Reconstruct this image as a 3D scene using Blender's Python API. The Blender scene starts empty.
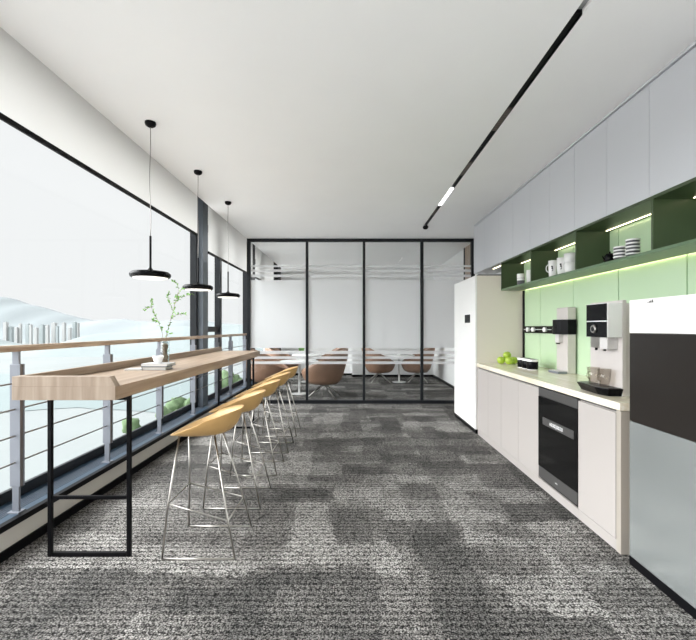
import bpy, bmesh, math, random
from mathutils import Vector, Matrix, noise
random.seed(7)
scn = bpy.context.scene
C = scn.collection
PI = math.pi
F = 405.0
H = 1.35            # eye height
CEIL = 2.95

# ------------------------------------------------------------------ materials
def mat(name, col, rough=.5, metal=0.0, spec=.5, coat=0.0, vary=0.0, vscale=8, bump=0.0, bscale=200, trans=0.0):
    m = bpy.data.materials.new(name); m.use_nodes = True
    nt = m.node_tree; b = nt.nodes['Principled BSDF']
    b.inputs['Base Color'].default_value = (*col, 1)
    b.inputs['Roughness'].default_value = rough
    b.inputs['Metallic'].default_value = metal
    b.inputs['Specular IOR Level'].default_value = spec
    b.inputs['Coat Weight'].default_value = coat
    b.inputs['Coat Roughness'].default_value = .05
    b.inputs['Transmission Weight'].default_value = trans
    tc = nt.nodes.new('ShaderNodeTexCoord')
    if vary > 0:
        n = nt.nodes.new('ShaderNodeTexNoise'); n.inputs['Scale'].default_value = vscale
        n.inputs['Detail'].default_value = 4
        nt.links.new(tc.outputs['Object'], n.inputs['Vector'])
        r = nt.nodes.new('ShaderNodeValToRGB')
        r.color_ramp.elements[0].position = .3; r.color_ramp.elements[1].position = .7
        r.color_ramp.elements[0].color = (*[c*(1-vary) for c in col], 1)
        r.color_ramp.elements[1].color = (*[min(1, c*(1+vary)) for c in col], 1)
        nt.links.new(n.outputs['Fac'], r.inputs['Fac'])
        nt.links.new(r.outputs['Color'], b.inputs['Base Color'])
    if bump > 0:
        n2 = nt.nodes.new('ShaderNodeTexNoise'); n2.inputs['Scale'].default_value = bscale
        nt.links.new(tc.outputs['Object'], n2.inputs['Vector'])
        bp = nt.nodes.new('ShaderNodeBump'); bp.inputs['Strength'].default_value = bump
        bp.inputs['Distance'].default_value = .002
        nt.links.new(n2.outputs['Fac'], bp.inputs['Height'])
        nt.links.new(bp.outputs['Normal'], b.inputs['Normal'])
    return m

def emis(name, col, strength):
    m = bpy.data.materials.new(name); m.use_nodes = True
    nt = m.node_tree; b = nt.nodes['Principled BSDF']
    b.inputs['Base Color'].default_value = (*col, 1)
    b.inputs['Emission Color'].default_value = (*col, 1)
    b.inputs['Emission Strength'].default_value = strength
    return m

def thin_glass(name, tint=(1, 1, 1), ior=1.45, refl=1.0, rough=0.0):
    m = bpy.data.materials.new(name); m.use_nodes = True
    nt = m.node_tree; nt.nodes.clear()
    out = nt.nodes.new('ShaderNodeOutputMaterial'); mx = nt.nodes.new('ShaderNodeMixShader')
    t = nt.nodes.new('ShaderNodeBsdfTransparent'); t.inputs['Color'].default_value = (*tint, 1)
    g = nt.nodes.new('ShaderNodeBsdfGlossy'); g.inputs['Roughness'].default_value = rough
    f = nt.nodes.new('ShaderNodeFresnel'); f.inputs['IOR'].default_value = ior
    mu = nt.nodes.new('ShaderNodeMath'); mu.operation = 'MULTIPLY'; mu.inputs[1].default_value = refl
    ge = nt.nodes.new('ShaderNodeNewGeometry'); sb = nt.nodes.new('ShaderNodeMath'); sb.operation = 'SUBTRACT'; sb.inputs[0].default_value = 1
    m2 = nt.nodes.new('ShaderNodeMath'); m2.operation = 'MULTIPLY'
    nt.links.new(ge.outputs['Backfacing'], sb.inputs[1]); nt.links.new(f.outputs[0], mu.inputs[0])
    nt.links.new(mu.outputs[0], m2.inputs[0]); nt.links.new(sb.outputs[0], m2.inputs[1]); nt.links.new(m2.outputs[0], mx.inputs[0])
    nt.links.new(t.outputs[0], mx.inputs[1]); nt.links.new(g.outputs[0], mx.inputs[2])
    nt.links.new(mx.outputs[0], out.inputs[0])
    return m

def film_mat(name, opacity):
    m = bpy.data.materials.new(name); m.use_nodes = True
    nt = m.node_tree; nt.nodes.clear()
    out = nt.nodes.new('ShaderNodeOutputMaterial'); mx = nt.nodes.new('ShaderNodeMixShader')
    mx.inputs[0].default_value = opacity
    t = nt.nodes.new('ShaderNodeBsdfTransparent')
    mx2 = nt.nodes.new('ShaderNodeMixShader'); mx2.inputs[0].default_value = .5
    d = nt.nodes.new('ShaderNodeBsdfDiffuse'); d.inputs['Color'].default_value = (.95, .96, .97, 1)
    tr = nt.nodes.new('ShaderNodeBsdfTranslucent'); tr.inputs['Color'].default_value = (.97, .98, .99, 1)
    nt.links.new(d.outputs[0], mx2.inputs[1]); nt.links.new(tr.outputs[0], mx2.inputs[2])
    nt.links.new(t.outputs[0], mx.inputs[1]); nt.links.new(mx2.outputs[0], mx.inputs[2])
    nt.links.new(mx.outputs[0], out.inputs[0])
    return m

def cloth_mat(name, col):
    m = bpy.data.materials.new(name); m.use_nodes = True
    nt = m.node_tree; nt.nodes.clear()
    out = nt.nodes.new('ShaderNodeOutputMaterial'); mx = nt.nodes.new('ShaderNodeMixShader'); mx.inputs[0].default_value = .27
    d = nt.nodes.new('ShaderNodeBsdfDiffuse'); d.inputs['Color'].default_value = (*col, 1)
    tr = nt.nodes.new('ShaderNodeBsdfTranslucent'); tr.inputs['Color'].default_value = (*col, 1)
    nt.links.new(d.outputs[0], mx.inputs[1]); nt.links.new(tr.outputs[0], mx.inputs[2]); nt.links.new(mx.outputs[0], out.inputs[0])
    return m

def wood_mat(name, dark, light, axis='Y', scale=1.0, rough=.45, stave=.0):
    m = bpy.data.materials.new(name); m.use_nodes = True
    nt = m.node_tree; b = nt.nodes['Principled BSDF']
    b.inputs['Roughness'].default_value = rough
    tc = nt.nodes.new('ShaderNodeTexCoord'); mp = nt.nodes.new('ShaderNodeMapping')
    s = {'X': (1.2, 18, 18), 'Y': (18, 1.2, 18), 'Z': (18, 18, 1.2)}[axis]
    mp.inputs['Scale'].default_value = [v*scale for v in s]
    nt.links.new(tc.outputs['Object'], mp.inputs['Vector'])
    n = nt.nodes.new('ShaderNodeTexNoise'); n.inputs['Scale'].default_value = 1.6
    n.inputs['Detail'].default_value = 7; n.inputs['Distortion'].default_value = .6
    nt.links.new(mp.outputs[0], n.inputs['Vector'])
    r = nt.nodes.new('ShaderNodeValToRGB')
    r.color_ramp.elements[0].position = .32; r.color_ramp.elements[1].position = .68
    r.color_ramp.elements[0].color = (*dark, 1); r.color_ramp.elements[1].color = (*light, 1)
    nt.links.new(n.outputs['Fac'], r.inputs['Fac'])
    last = r.outputs['Color']
    if stave > 0:
        br = nt.nodes.new('ShaderNodeTexBrick')
        br.inputs['Color1'].default_value = (1, 1, 1, 1); br.inputs['Color2'].default_value = (1-stave, 1-stave, 1-stave, 1)
        br.inputs['Mortar'].default_value = (1-stave, 1-stave, 1-stave, 1)
        br.inputs['Scale'].default_value = 1; br.inputs['Mortar Size'].default_value = 0.0
        br.inputs['Brick Width'].default_value = .9; br.inputs['Row Height'].default_value = .09
        mp2 = nt.nodes.new('ShaderNodeMapping')
        if axis == 'Y': mp2.inputs['Rotation'].default_value = (0, 0, PI/2)
        nt.links.new(tc.outputs['Object'], mp2.inputs['Vector']); nt.links.new(mp2.outputs[0], br.inputs['Vector'])
        mm = nt.nodes.new('ShaderNodeMix'); mm.data_type = 'RGBA'; mm.blend_type = 'MULTIPLY'
        mm.inputs['Factor'].default_value = 1
        nt.links.new(last, mm.inputs['A']); nt.links.new(br.outputs['Color'], mm.inputs['B'])
        last = mm.outputs['Result']
    nt.links.new(last, b.inputs['Base Color'])
    return m

def carpet_mat():
    m = bpy.data.materials.new('loop_pile_carpet'); m.use_nodes = True
    nt = m.node_tree; N = nt.nodes; L = nt.links; b = N['Principled BSDF']
    b.inputs['Roughness'].default_value = .95; b.inputs['Specular IOR Level'].default_value = .15
    tc = N.new('ShaderNodeTexCoord')
    def math_(op, a, bb, clamp=False):
        n = N.new('ShaderNodeMath'); n.operation = op; n.use_clamp = clamp
        for i, v in ((0, a), (1, bb)):
            if isinstance(v, (int, float)): n.inputs[i].default_value = v
            else: L.new(v, n.inputs[i])
        return n.outputs[0]
    # edge fuzz
    nz = N.new('ShaderNodeTexNoise'); nz.inputs['Scale'].default_value = 22; nz.inputs['Detail'].default_value = 2
    L.new(tc.outputs['Object'], nz.inputs['Vector'])
    nz2 = N.new('ShaderNodeTexNoise'); nz2.inputs['Scale'].default_value = 2.2; nz2.inputs['Detail'].default_value = 1
    L.new(tc.outputs['Object'], nz2.inputs['Vector'])
    def off(v, src, amt):
        s = N.new('ShaderNodeVectorMath'); s.operation = 'SUBTRACT'; s.inputs[1].default_value = (.5, .5, .5)
        L.new(src, s.inputs[0])
        k = N.new('ShaderNodeVectorMath'); k.operation = 'SCALE'; k.inputs['Scale'].default_value = amt
        L.new(s.outputs[0], k.inputs[0])
        a = N.new('ShaderNodeVectorMath'); a.operation = 'ADD'
        L.new(v, a.inputs[0]); L.new(k.outputs[0], a.inputs[1])
        return a.outputs[0]
    v = off(tc.outputs['Object'], nz.outputs['Color'], .10)
    v = off(v, nz2.outputs['Color'], .16)
    def brick(w, h, rot, o, seed):
        mp = N.new('ShaderNodeMapping'); mp.inputs['Rotation'].default_value = (0, 0, rot)
        mp.inputs['Location'].default_value = (seed, seed*1.7, 0)
        L.new(v, mp.inputs['Vector'])
        br = N.new('ShaderNodeTexBrick'); br.offset = o
        br.inputs['Color1'].default_value = (0, 0, 0, 1); br.inputs['Color2'].default_value = (1, 1, 1, 1)
        br.inputs['Mortar'].default_value = (.5, .5, .5, 1); br.inputs['Mortar Size'].default_value = 0
        br.inputs['Scale'].default_value = 1; br.inputs['Brick Width'].default_value = w; br.inputs['Row Height'].default_value = h
        L.new(mp.outputs[0], br.inputs['Vector'])
        return br.outputs['Color']
    b1 = brick(.85, .30, 0, .5, 3.1); b2 = brick(.9, .27, PI/2, .35, 7.7); b3 = brick(.42, .18, 0, .3, 1.3)
    s = math_('ADD', math_('MULTIPLY', b1, .44), math_('ADD', math_('MULTIPLY', b2, .28), math_('MULTIPLY', b3, .28)))
    nl = N.new('ShaderNodeTexNoise'); nl.inputs['Scale'].default_value = 5; nl.inputs['Detail'].default_value = 3
    L.new(tc.outputs['Object'], nl.inputs['Vector'])
    s = math_('ADD', s, math_('MULTIPLY', math_('SUBTRACT', nl.outputs['Fac'], .5), .35))
    shade = N.new('ShaderNodeValToRGB'); e = shade.color_ramp.elements
    e[0].position = .22; e[0].color = (.07, .068, .065, 1); e[1].position = .76; e[1].color = (.255, .246, .234, 1)
    x = e.new(.5); x.color = (.13, .124, .118, 1)
    L.new(s, shade.inputs['Fac'])
    # loops: rows across the room
    mp = N.new('ShaderNodeMapping'); mp.inputs['Scale'].default_value = (85, 100, 1)
    L.new(off(tc.outputs['Object'], nz.outputs['Color'], .006), mp.inputs['Vector'])
    vo = N.new('ShaderNodeTexVoronoi'); vo.feature = 'F1'; vo.inputs['Randomness'].default_value = .75; vo.inputs['Scale'].default_value = 1
    L.new(mp.outputs[0], vo.inputs['Vector'])
    row = N.new('ShaderNodeTexWave'); row.bands_direction = 'Y'; row.inputs['Scale'].default_value = 7.2
    row.inputs['Distortion'].default_value = 1.2; row.inputs['Detail'].default_value = 1; row.inputs['Detail Scale'].default_value = 12
    L.new(tc.outputs['Object'], row.inputs['Vector'])
    sp = N.new('ShaderNodeTexNoise'); sp.inputs['Scale'].default_value = 150; sp.inputs['Detail'].default_value = 3
    L.new(tc.outputs['Object'], sp.inputs['Vector'])
    loop = math_('SUBTRACT', 1.15, math_('MULTIPLY', vo.outputs['Distance'], 1.35))
    f = math_('ADD', math_('MULTIPLY', loop, 1.15), math_('MULTIPLY', row.outputs['Fac'], .30))
    f = math_('ADD', f, math_('MULTIPLY', math_('SUBTRACT', sp.outputs['Fac'], .5), 3.0))
    f = math_('MAXIMUM', math_('ADD', math_('MULTIPLY', f, 2.35), -.62), .06)
    mm = N.new('ShaderNodeVectorMath'); mm.operation = 'SCALE'
    L.new(shade.outputs['Color'], mm.inputs[0]); L.new(f, mm.inputs['Scale'])
    L.new(mm.outputs[0], b.inputs['Base Color'])
    bp = N.new('ShaderNodeBump'); bp.inputs['Strength'].default_value = .5; bp.inputs['Distance'].default_value = .004
    L.new(loop, bp.inputs['Height']); L.new(bp.outputs['Normal'], b.inputs['Normal'])
    return m

M = dict(
    carpet=carpet_mat(),
    ceil=mat('ceiling_paint', (.90, .905, .91), .9, vary=.01, vscale=2),
    wallp=mat('white_wall_paint', (.86, .86, .855), .85, vary=.012, vscale=2),
    kerb=mat('kerb_paint', (.55, .52, .47), .6, vary=.04, vscale=3),
    black=mat('black_metal', (.005, .005, .006), .38, spec=.10, bump=.02),
    frame=mat('dark_window_frame', (.014, .016, .019), .4, spec=.25, bump=.02),
    column=mat('grey_column_metal', (.10, .12, .145), .45),
    sill=mat('blue_grey_sill', (.035, .062, .095), .3, spec=.3),
    alu=mat('brushed_aluminium', (.225, .24, .272), .42, metal=.2, spec=.3),
    rod=mat('rail_rod_steel', (.28, .26, .25), .3, metal=.9),
    postside=mat('post_edge', (.16, .14, .13), .5),
    chrome=mat('satin_steel_rod', (.46, .44, .41), .28, metal=1.0),
    hwood=wood_mat('handrail_wood', (.30, .20, .13), (.55, .41, .29), 'Y', 1.0, .4),
    bwood=wood_mat('bar_wood', (.26, .18, .122), (.44, .335, .245), 'Y', .8, .42, stave=.12),
    bwoodx=wood_mat('bar_wood_end', (.28, .21, .155), (.42, .335, .26), 'Z', .8, .45),
    seat=mat('mustard_shell', (.60, .37, .145), .42, vary=.03, bump=.03),
    blind=cloth_mat('blind_fabric', (.75, .74, .725)),
    uplac=mat('pale_grey_lacquer', (.60, .615, .65), .33, spec=.4),
    lowlac=mat('warm_grey_lacquer', (.47, .435, .415), .35, spec=.4),
    endlac=mat('champagne_end_panel', (.50, .455, .40), .35, metal=.2),
    top=wood_mat('cream_worktop', (.76, .67, .50), (.92, .87, .77), 'Y', 1.1, .22),
    fridge=mat('white_enamel', (.90, .895, .88), .4),
    fside=mat('beige_side_panel', (.80, .735, .67), .5),
    olive=mat('green_lacquer', (.055, .082, .040), .35, spec=.4),
    olivei=mat('green_lacquer_shelf_edge', (.12, .19, .11), .35),
    gglass=mat('green_back_painted_glass', (.56, .74, .50), .06, spec=.6, coat=.4),
    gedge=mat('green_glass_edge', (.08, .25, .10), .2),
    led=emis('led_strip', (1.0, .93, .60), 6.0),
    led2=emis('under_shelf_led', (1.0, .97, .55), 8.0),
    lamp=emis('light_diffuser', (1, 1, 1), 6.0),
    pendglow=emis('pendant_diffuser', (1, .98, .95), .75),
    steel=mat('appliance_steel', (.60, .64, .64), .24, metal=.75, vary=.05, vscale=2.5),
    bglass=mat('black_glass', (.006, .006, .006), .10, spec=.3),
    bglassr=mat('smoked_door_glass', (.022, .019, .017), .2, spec=.2),
    ograph=mat('oven_graphite', (.10, .097, .095), .4, metal=.3, spec=.3),
    glyph=mat('white_print', (.85, .85, .85), .5),
    wht=mat('white_porcelain', (.88, .88, .87), .25),
    whtp=mat('white_plastic', (.64, .62, .61), .35),
    tapp=mat('dispenser_pearl', (.60, .56, .54), .25, vary=.02),
    blackg=mat('black_gloss_plastic', (.004, .004, .005), .25, spec=.10),
    greyc=mat('grey_ceramic', (.10, .10, .11), .5, vary=.15, vscale=60),
    apple=mat('green_apple_skin', (.42, .58, .06), .3, vary=.18, vscale=14),
    stem=mat('brown_stem', (.12, .07, .04), .7),
    paper=mat('book_pages', (.66, .65, .62), .8, vary=.03, vscale=200),
    cover=mat('grey_book_cover', (.16, .165, .18), .6),
    coverw=mat('white_book_cover', (.55, .55, .56), .5),
    leaf=mat('leaf_green', (.20, .42, .10), .5, vary=.35, vscale=30),
    twig=mat('twig_bark', (.27, .19, .13), .7),
    leather=mat('brown_leather', (.27, .155, .10), .5, vary=.12, vscale=5, bump=.1, bscale=150),
    wpanel=wood_mat('wood_wall_panel', (.30, .22, .16), (.46, .36, .28), 'Z', .7, .5),
    cglass=thin_glass('clear_window_glass', (.99, 1, 1), 1.35, .3),
    pglass=thin_glass('partition_glass', (.97, .98, .98), 1.45, .8),
    vglass=thin_glass('vase_glass', (.84, .87, .87), 1.5, 1.0),
    mglass=thin_glass('mug_glass', (.85, .83, .80), 1.5, 1.2),
    film=film_mat("frosted_film", .84),
    fstripe=film_mat('frosted_stripe', .62),
    louvre=mat('bronze_louvre', (.12, .10, .09), .4, metal=.5),
    reveal=mat('grey_reveal', (.35, .36, .36), .6),
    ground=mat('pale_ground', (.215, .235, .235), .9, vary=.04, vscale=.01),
    bounce_slab=mat('bounce_slab_pale', (.62, .61, .59), .9, vary=.05, vscale=.02),  # bright tone for the added light-bouncing slab
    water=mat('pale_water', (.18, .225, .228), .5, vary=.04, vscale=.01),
    hill=mat('hazy_hill', (.235, .262, .272), 1, vary=.04, vscale=.004),  # distance haze is put into the hill and tower colours, no fog volume
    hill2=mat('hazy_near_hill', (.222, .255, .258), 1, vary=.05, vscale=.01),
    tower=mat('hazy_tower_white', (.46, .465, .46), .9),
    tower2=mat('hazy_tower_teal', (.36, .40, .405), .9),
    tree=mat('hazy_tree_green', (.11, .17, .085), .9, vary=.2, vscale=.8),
)

# ------------------------------------------------------------------ mesh tools
def bx(bm, x0, x1, y0, y1, z0, z1, bev=0, mi=0, seg=2):
    vs = [bm.verts.new((x, y, z)) for z in (z0, z1) for y in (y0, y1) for x in (x0, x1)]
    idx = [(0, 2, 3, 1), (4, 5, 7, 6), (0, 1, 5, 4), (2, 6, 7, 3), (0, 4, 6, 2), (1, 3, 7, 5)]
    fs = [bm.faces.new([vs[i] for i in f]) for f in idx]
    for f in fs: f.material_index = mi
    if bev:
        es = list({e for f in fs for e in f.edges})
        r = bmesh.ops.bevel(bm, geom=es, offset=bev, segments=seg, affect='EDGES', profile=.5)
        for f in r['faces']: f.material_index = mi
def prism(bm, pts, z0, z1, mi=0, inset=None):
    low = inset or pts
    a = [bm.verts.new((x, y, z0)) for x, y in low]; b = [bm.verts.new((x, y, z1)) for x, y in pts]
    n = len(pts); bm.faces.new(a[::-1]).material_index = mi; bm.faces.new(b).material_index = mi
    for i in range(n):
        bm.faces.new((a[i], a[(i+1) % n], b[(i+1) % n], b[i])).material_index = mi
def tube(bm, pts, r, n=8, mi=0, cap=True):
    pts = [Vector(p) for p in pts]; rs = r if isinstance(r, (list, tuple)) else [r]*len(pts)
    rings = []; up = None
    for i, p in enumerate(pts):
        if i == 0: d = pts[1]-p
        elif i == len(pts)-1: d = p-pts[-2]
        else: d = (pts[i+1]-p).normalized()+(p-pts[i-1]).normalized()
        d.normalize()
        if up is None:
            ref = Vector((0, 0, 1)) if abs(d.z) < .9 else Vector((1, 0, 0))
            u = d.cross(ref).normalized()
        else:
            u = (up-d*up.dot(d)).normalized()
        up = u; w = d.cross(u)
        rings.append([bm.verts.new(p+(u*math.cos(2*PI*k/n)+w*math.sin(2*PI*k/n))*rs[i]) for k in range(n)])
    for a, b in zip(rings, rings[1:]):
        for k in range(n):
            f = bm.faces.new((a[k], a[(k+1) % n], b[(k+1) % n], b[k])); f.material_index = mi; f.smooth = True
    if cap:
        bm.faces.new(rings[0][::-1]).material_index = mi; bm.faces.new(rings[-1]).material_index = mi
def lathe(bm, prof, cx=0, cy=0, n=32, mi=0, smooth=True, caps=True):
    rings = []
    for r, z in prof:
        rings.append([bm.verts.new((cx+r*math.cos(2*PI*k/n), cy+r*math.sin(2*PI*k/n), z)) for k in range(n)])
    for a, b in zip(rings, rings[1:]):
        for k in range(n):
            f = bm.faces.new((a[k], a[(k+1) % n], b[(k+1) % n], b[k])); f.material_index = mi; f.smooth = smooth
    if caps:
        bm.faces.new(rings[0][::-1]).material_index = mi; bm.faces.new(rings[-1]).material_index = mi
def link(name, bm, mats, parent=None, loc=None, fix=True, sharp=35):
    if fix: bmesh.ops.recalc_face_normals(bm, faces=bm.faces)
    me = bpy.data.meshes.new(name); bm.to_mesh(me); bm.free()
    for m in (mats if isinstance(mats, (list, tuple)) else [mats]): me.materials.append(m)
    o = bpy.data.objects.new(name, me); C.objects.link(o)
    if loc: o.location = loc
    if parent: o.parent = parent
    return o
def part(name, m, parent, *boxes, bev=0):
    """boxes are in the parent's local space"""
    bm = bmesh.new()
    for b in boxes: bx(bm, *b, bev=bev)
    return link(name, bm, m, parent)
def struct(name, m, *boxes, bev=0, parent=None, label=None):
    bm = bmesh.new()
    for b in boxes: bx(bm, *b, bev=bev)
    o = link(name, bm, m, parent)
    if not parent: o['kind'] = 'structure'
    if label: o['label'] = label
    return o
def tag(o, label, cat, group=None, kind=None):
    o['label'] = label; o['category'] = cat
    if group: o['group'] = group
    if kind: o['kind'] = kind
    return o
def thing(name, label, cat, loc=(0, 0, 0), rz=0, group=None):
    o = bpy.data.objects.new(name, None); C.objects.link(o)
    o.location = loc; o.rotation_euler = (0, 0, rz); o.empty_display_size = .05
    return tag(o, label, cat, group)
def kids(o): return [c for c in bpy.data.objects if c.parent == o]
def dup(o, loc=None, rz=None, label=None, parent=None):
    c = o.copy(); C.objects.link(c)
    if parent: c.parent = parent
    if loc is not None: c.location = loc
    if rz is not None: c.rotation_euler = (0, 0, rz)
    if label: c['label'] = label
    for k in kids(o): dup(k, parent=c)
    return c

# ------------------------------------------------------------------ room shell
XC = -1.863         # ceiling edge above the window recess
XW = -2.29          # glass line
YP = 7.24           # glazed partition
struct('floor', M['carpet'], (-2.02, 2.5, -1.2, 12.2, -.1, 0))
TX0, TX1 = 1.135, 1.182
struct('ceiling', M['ceil'],
       (XC, TX0, -1.2, 12.2, CEIL, CEIL+.12), (TX1, 2.5, -1.2, 12.2, CEIL, CEIL+.12),
       (TX0, TX1, 6.33, 12.2, CEIL, CEIL+.12), (TX0, TX1, -1.2, 6.33, CEIL+.05, CEIL+.12),
       (XC, XC+.02, -1.2, 12.2, CEIL+.12, 3.42), (-2.6, XC+.02, -1.2, 12.2, 3.42, 3.5))
struct('wall_right', M['wallp'], (2.215, 2.4, -1.2, YP+.1, 0, CEIL))
# left: low kerb, skirting, sill, wall above glass
struct('wall_left', M['kerb'], (-2.38, -2.02, -1.2, 12.2, -.1, .17))
struct('baseboard_left', M['black'], (-2.02, -2.008, -1.2, 12.2, 0, .057))
sl = struct('trim_1', M['sill'], (-2.38, -2.045, -1.2, 12.2, .17, .2))
struct('sill_edge', M['black'], (-2.05, -2.012, -1.2, 12.2, .166, .203), parent=sl)
gb = bmesh.new()
for k in range(5): bx(gb, -2.205+.022*k, -2.202+.022*k, -1.2, 12.2, .2, .204)
link('air_grille', gb, M['alu'], sl)
struct('trim_2', M['wallp'], (-2.6, -2.255, -1.2, 12.2, 2.98, 3.42))
# column between the two glazed stretches
cb = bmesh.new(); bx(cb, -2.315, -2.15, 5.88, 6.09, .2, 3.42)
for f in cb.faces: f.material_index = 1 if f.normal.x > .5 else 0
col = link('wall_column', cb, [M['column'], M['black']]); col['kind'] = 'structure'
cb = bmesh.new(); bx(cb, -2.315, -2.15, 8.72, 9.08, .2, 3.42); bx(cb, -2.3, -1.98, 10.95, 11.45, .203, 3.42)
col = link('wall_column', cb, [M['black'], M['black']]); col['kind'] = 'structure'

def window(n, y0, y1, transom=None, muls=()):
    bm = bmesh.new()
    xi, xo = -2.26, -2.32
    bx(bm, xo, xi, y0, y1, .2, .262, bev=.004); bx(bm, xo, xi, y0, y1, 2.9, 2.98)
    bx(bm, xo, -2.225, y0, y0+.05, .2, 2.98, bev=.004); bx(bm, xo, -2.225, y1-.05, y1, .2, 2.98, bev=.004)
    fr = link('window_%d' % n, bm, M['frame']); fr['kind'] = 'structure'
    g = bmesh.new(); bx(g, XW-.004, XW+.004, y0+.04, y1-.04, .25, 2.92)
    link('glass_pane', g, M['cglass'], fr)
    # slim glazing bead steps along the bottom
    part('glazing_bead', M['frame'], fr, (-2.275, -2.262, y0+.05, y1-.05, .262, .275))
    if transom:
        part('transom', M['frame'], fr, (xo, xi+.01, y0+.05, y1-.05, *transom), bev=.003)
    return fr
window(1, -1.2, 5.88)
window(2, 6.09, 6.93, transom=(1.285, 1.375))
window(3, 6.93, 8.72)
window(4, 9.08, 10.95)

# meeting room beyond the partition
YB = 11.55
struct('wall_far', M['wallp'], (-2.5, 2.5, YB, YB+.15, 0, CEIL))
struct('wall_recess', M['wallp'], (.03, 2.285, YB-.35, YB, 0, CEIL))
struct('wall_meeting_right', M['wallp'], (2.285, 2.45, 8.14, YB, 0, CEIL))
wd = bmesh.new()
bx(wd, 2.27, 2.42, YP+.1, 8.06, 0, CEIL)
o = link('wall_wood', wd, M['wpanel']); o['kind'] = 'structure'
struct('trim_3', M['black'], (2.262, 2.45, 8.06, 8.14, 0, CEIL))
struct('trim_5', M['black'], (-1.84, .02, YB-.14, YB-.09, CEIL-.02, CEIL))
struct('baseboard_far', M['black'], (-2.02, .03, YB-.012, YB, 0, .06), (.03, 2.28, YB-.362, YB-.35, 0, .06))
struct('baseboard_right', M['black'], (2.273, 2.285, 8.14, YB-.36, 0, .06))
# glazed partition : black frame, four panes, frosted film
pf = bmesh.new()
XL = -1.862
bx(pf, XL, 2.215, YP, YP+.06, 2.895, CEIL, bev=.003); bx(pf, XL, 2.215, YP-.02, YP+.07, 0, .06, bev=.003)
muls = [(-1.862, -1.80), (-.81, -.765), (.21, .255), (1.245, 1.295), (2.15, 2.215)]
for a, b in muls: bx(pf, a, b, YP-.01, YP+.06, .06, 2.895, bev=.003)
part_w = link('wall_partition', pf, M['frame']); part_w['kind'] = 'structure'
for (a, b), (c, d) in zip(muls, muls[1:]):
    part('glass_pane', M['pglass'], part_w, (b, c, YP+.022, YP+.030, .06, 2.895))
    def zz(y): return 1.35-(y-328)*YP/F
    part('frosted_film', M['film'], part_w, (b+.002, c-.002, YP+.018, YP+.0205, zz(348), zz(280)))
    part('frosted_stripes', M['fstripe'], part_w,
         *[(b+.002, c-.002, YP+.018, YP+.0205, zz(q), zz(p)) for p, q in
           ((265, 266.9), (269.3, 271.8), (274.4, 277), (350.8, 354), (356.5, 359), (361.5, 364.2))])

# ------------------------------------------------------------------ blinds
def blind(y0, y1, z0, label):
    t = thing('roller_blind', label, 'blind', (-1.95, (y0+y1)/2, z0), 0, 'roller blinds above the windows')
    h = (y1-y0)/2
    bm = bmesh.new(); q = [bm.verts.new(v) for v in ((0, -h, .02), (0, h, .02), (0, h, 3.36-z0), (0, -h, 3.36-z0))]; bm.faces.new(q)
    link('blind_fabric', bm, M['blind'], t, fix=False)
    part('bottom_bar', M['black'], t, (-.010, .010, -h, h, -.012, .022), bev=.004)
    bm = bmesh.new(); tube(bm, [(0, -h, 3.38-z0), (0, h, 3.38-z0)], .036, 14); link('roller_tube', bm, M['black'], t)
blind(-1.15, 5.14, 2.524, 'long pale fabric roller blind over the big near window, left of the dark column')
blind(5.53, 8.02, 2.376, 'pale fabric roller blind right of the dark column, before the glass partition')
blind(8.27, 10.2, 2.376, 'pale roller blind seen through the top of the partition glass')

# ------------------------------------------------------------------ railing
rail = thing('railing', 'grey metal window railing with wooden handrail and four thin rods', 'railing', (-2.09, 5, .2))
bm = bmesh.new()
vs = [(-.028, 0), (-.028, .026), (-.018, .038), (.018, .038), (.028, .026), (.028, 0)]
a = [bm.verts.new((x, -5.9, 1.004+z)) for x, z in vs]; b = [bm.verts.new((x, 3.06, 1.004+z)) for x, z in vs]
bm.faces.new(a); bm.faces.new(b[::-1])
for i in range(6): bm.faces.new((a[i], b[i], b[(i+1) % 6], a[(i+1) % 6]))
link('handrail', bm, M['hwood'], rail)
for z in (1.006, .844, .678, .512):
    bm = bmesh.new(); tube(bm, [(.0, -5.9, z-.2), (.0, 3.02, z-.2)], .0055, 8); link('rod', bm, M['rod'], rail)
for py in (-.3, .64, 1.585, 2.53, 3.475, 4.42, 5.365, 6.30, 7.02, 7.95):
    y = py-5
    bm = bmesh.new()
    bx(bm, -.033, .033, y-.012, y+.012, .163, .925, bev=.002)
    bx(bm, .020, .036, y+.010, y+.020, .163, .925)
    for f in bm.faces:
        f.material_index = 1 if f.normal.x > .9 else 0
    p = link('post', bm, [M['alu'], M['postside']], rail)
    part('post_neck', M['alu'], p, (-.02, .02, y-.008, y+.008, .925, 1.006))
    part('post_foot', M['alu'], p, (-.02, .02, y-.008, y+.008, .0, .163), (-.035, .035, y-.03, y+.03, 0, .008))

# ------------------------------------------------------------------ bar table
BT = (-1.608, 4.06, 0)
bar = thing('bar_table', 'long wooden bar counter with raised rim on black frame legs by the windows', 'bar table', BT)
x0, x1, y0, y1 = -.263, .308, -1.825, 1.72
part('tabletop', M['bwood'], bar, (x0, x1, y0, y1, .951, 1.027), bev=.002)
bm = bmesh.new()      # end rim with sloped right end, and rim along the window side
vsr = [(x0, 1.027), (x1, 1.027), (x1-.032, 1.082), (x0, 1.082)]
fr = [bm.verts.new((x, y0, z)) for x, z in vsr]; bk = [bm.verts.new((x, y0+.045, z)) for x, z in vsr]
bm.faces.new(fr); bm.faces.new(bk[::-1])
for i in range(4): bm.faces.new((fr[i], bk[i], bk[(i+1) % 4], fr[(i+1) % 4]))
link('end_rim', bm, M['bwoodx'], bar)
part('back_rim', M['bwood'], bar, (x0, x0+.03, y0+.045, y1, 1.027, 1.082), bev=.002)
part('end_board', M['bwoodx'], bar, (x0+.001, x1-.001, y0-.0025, y0, .953, 1.026))
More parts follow.
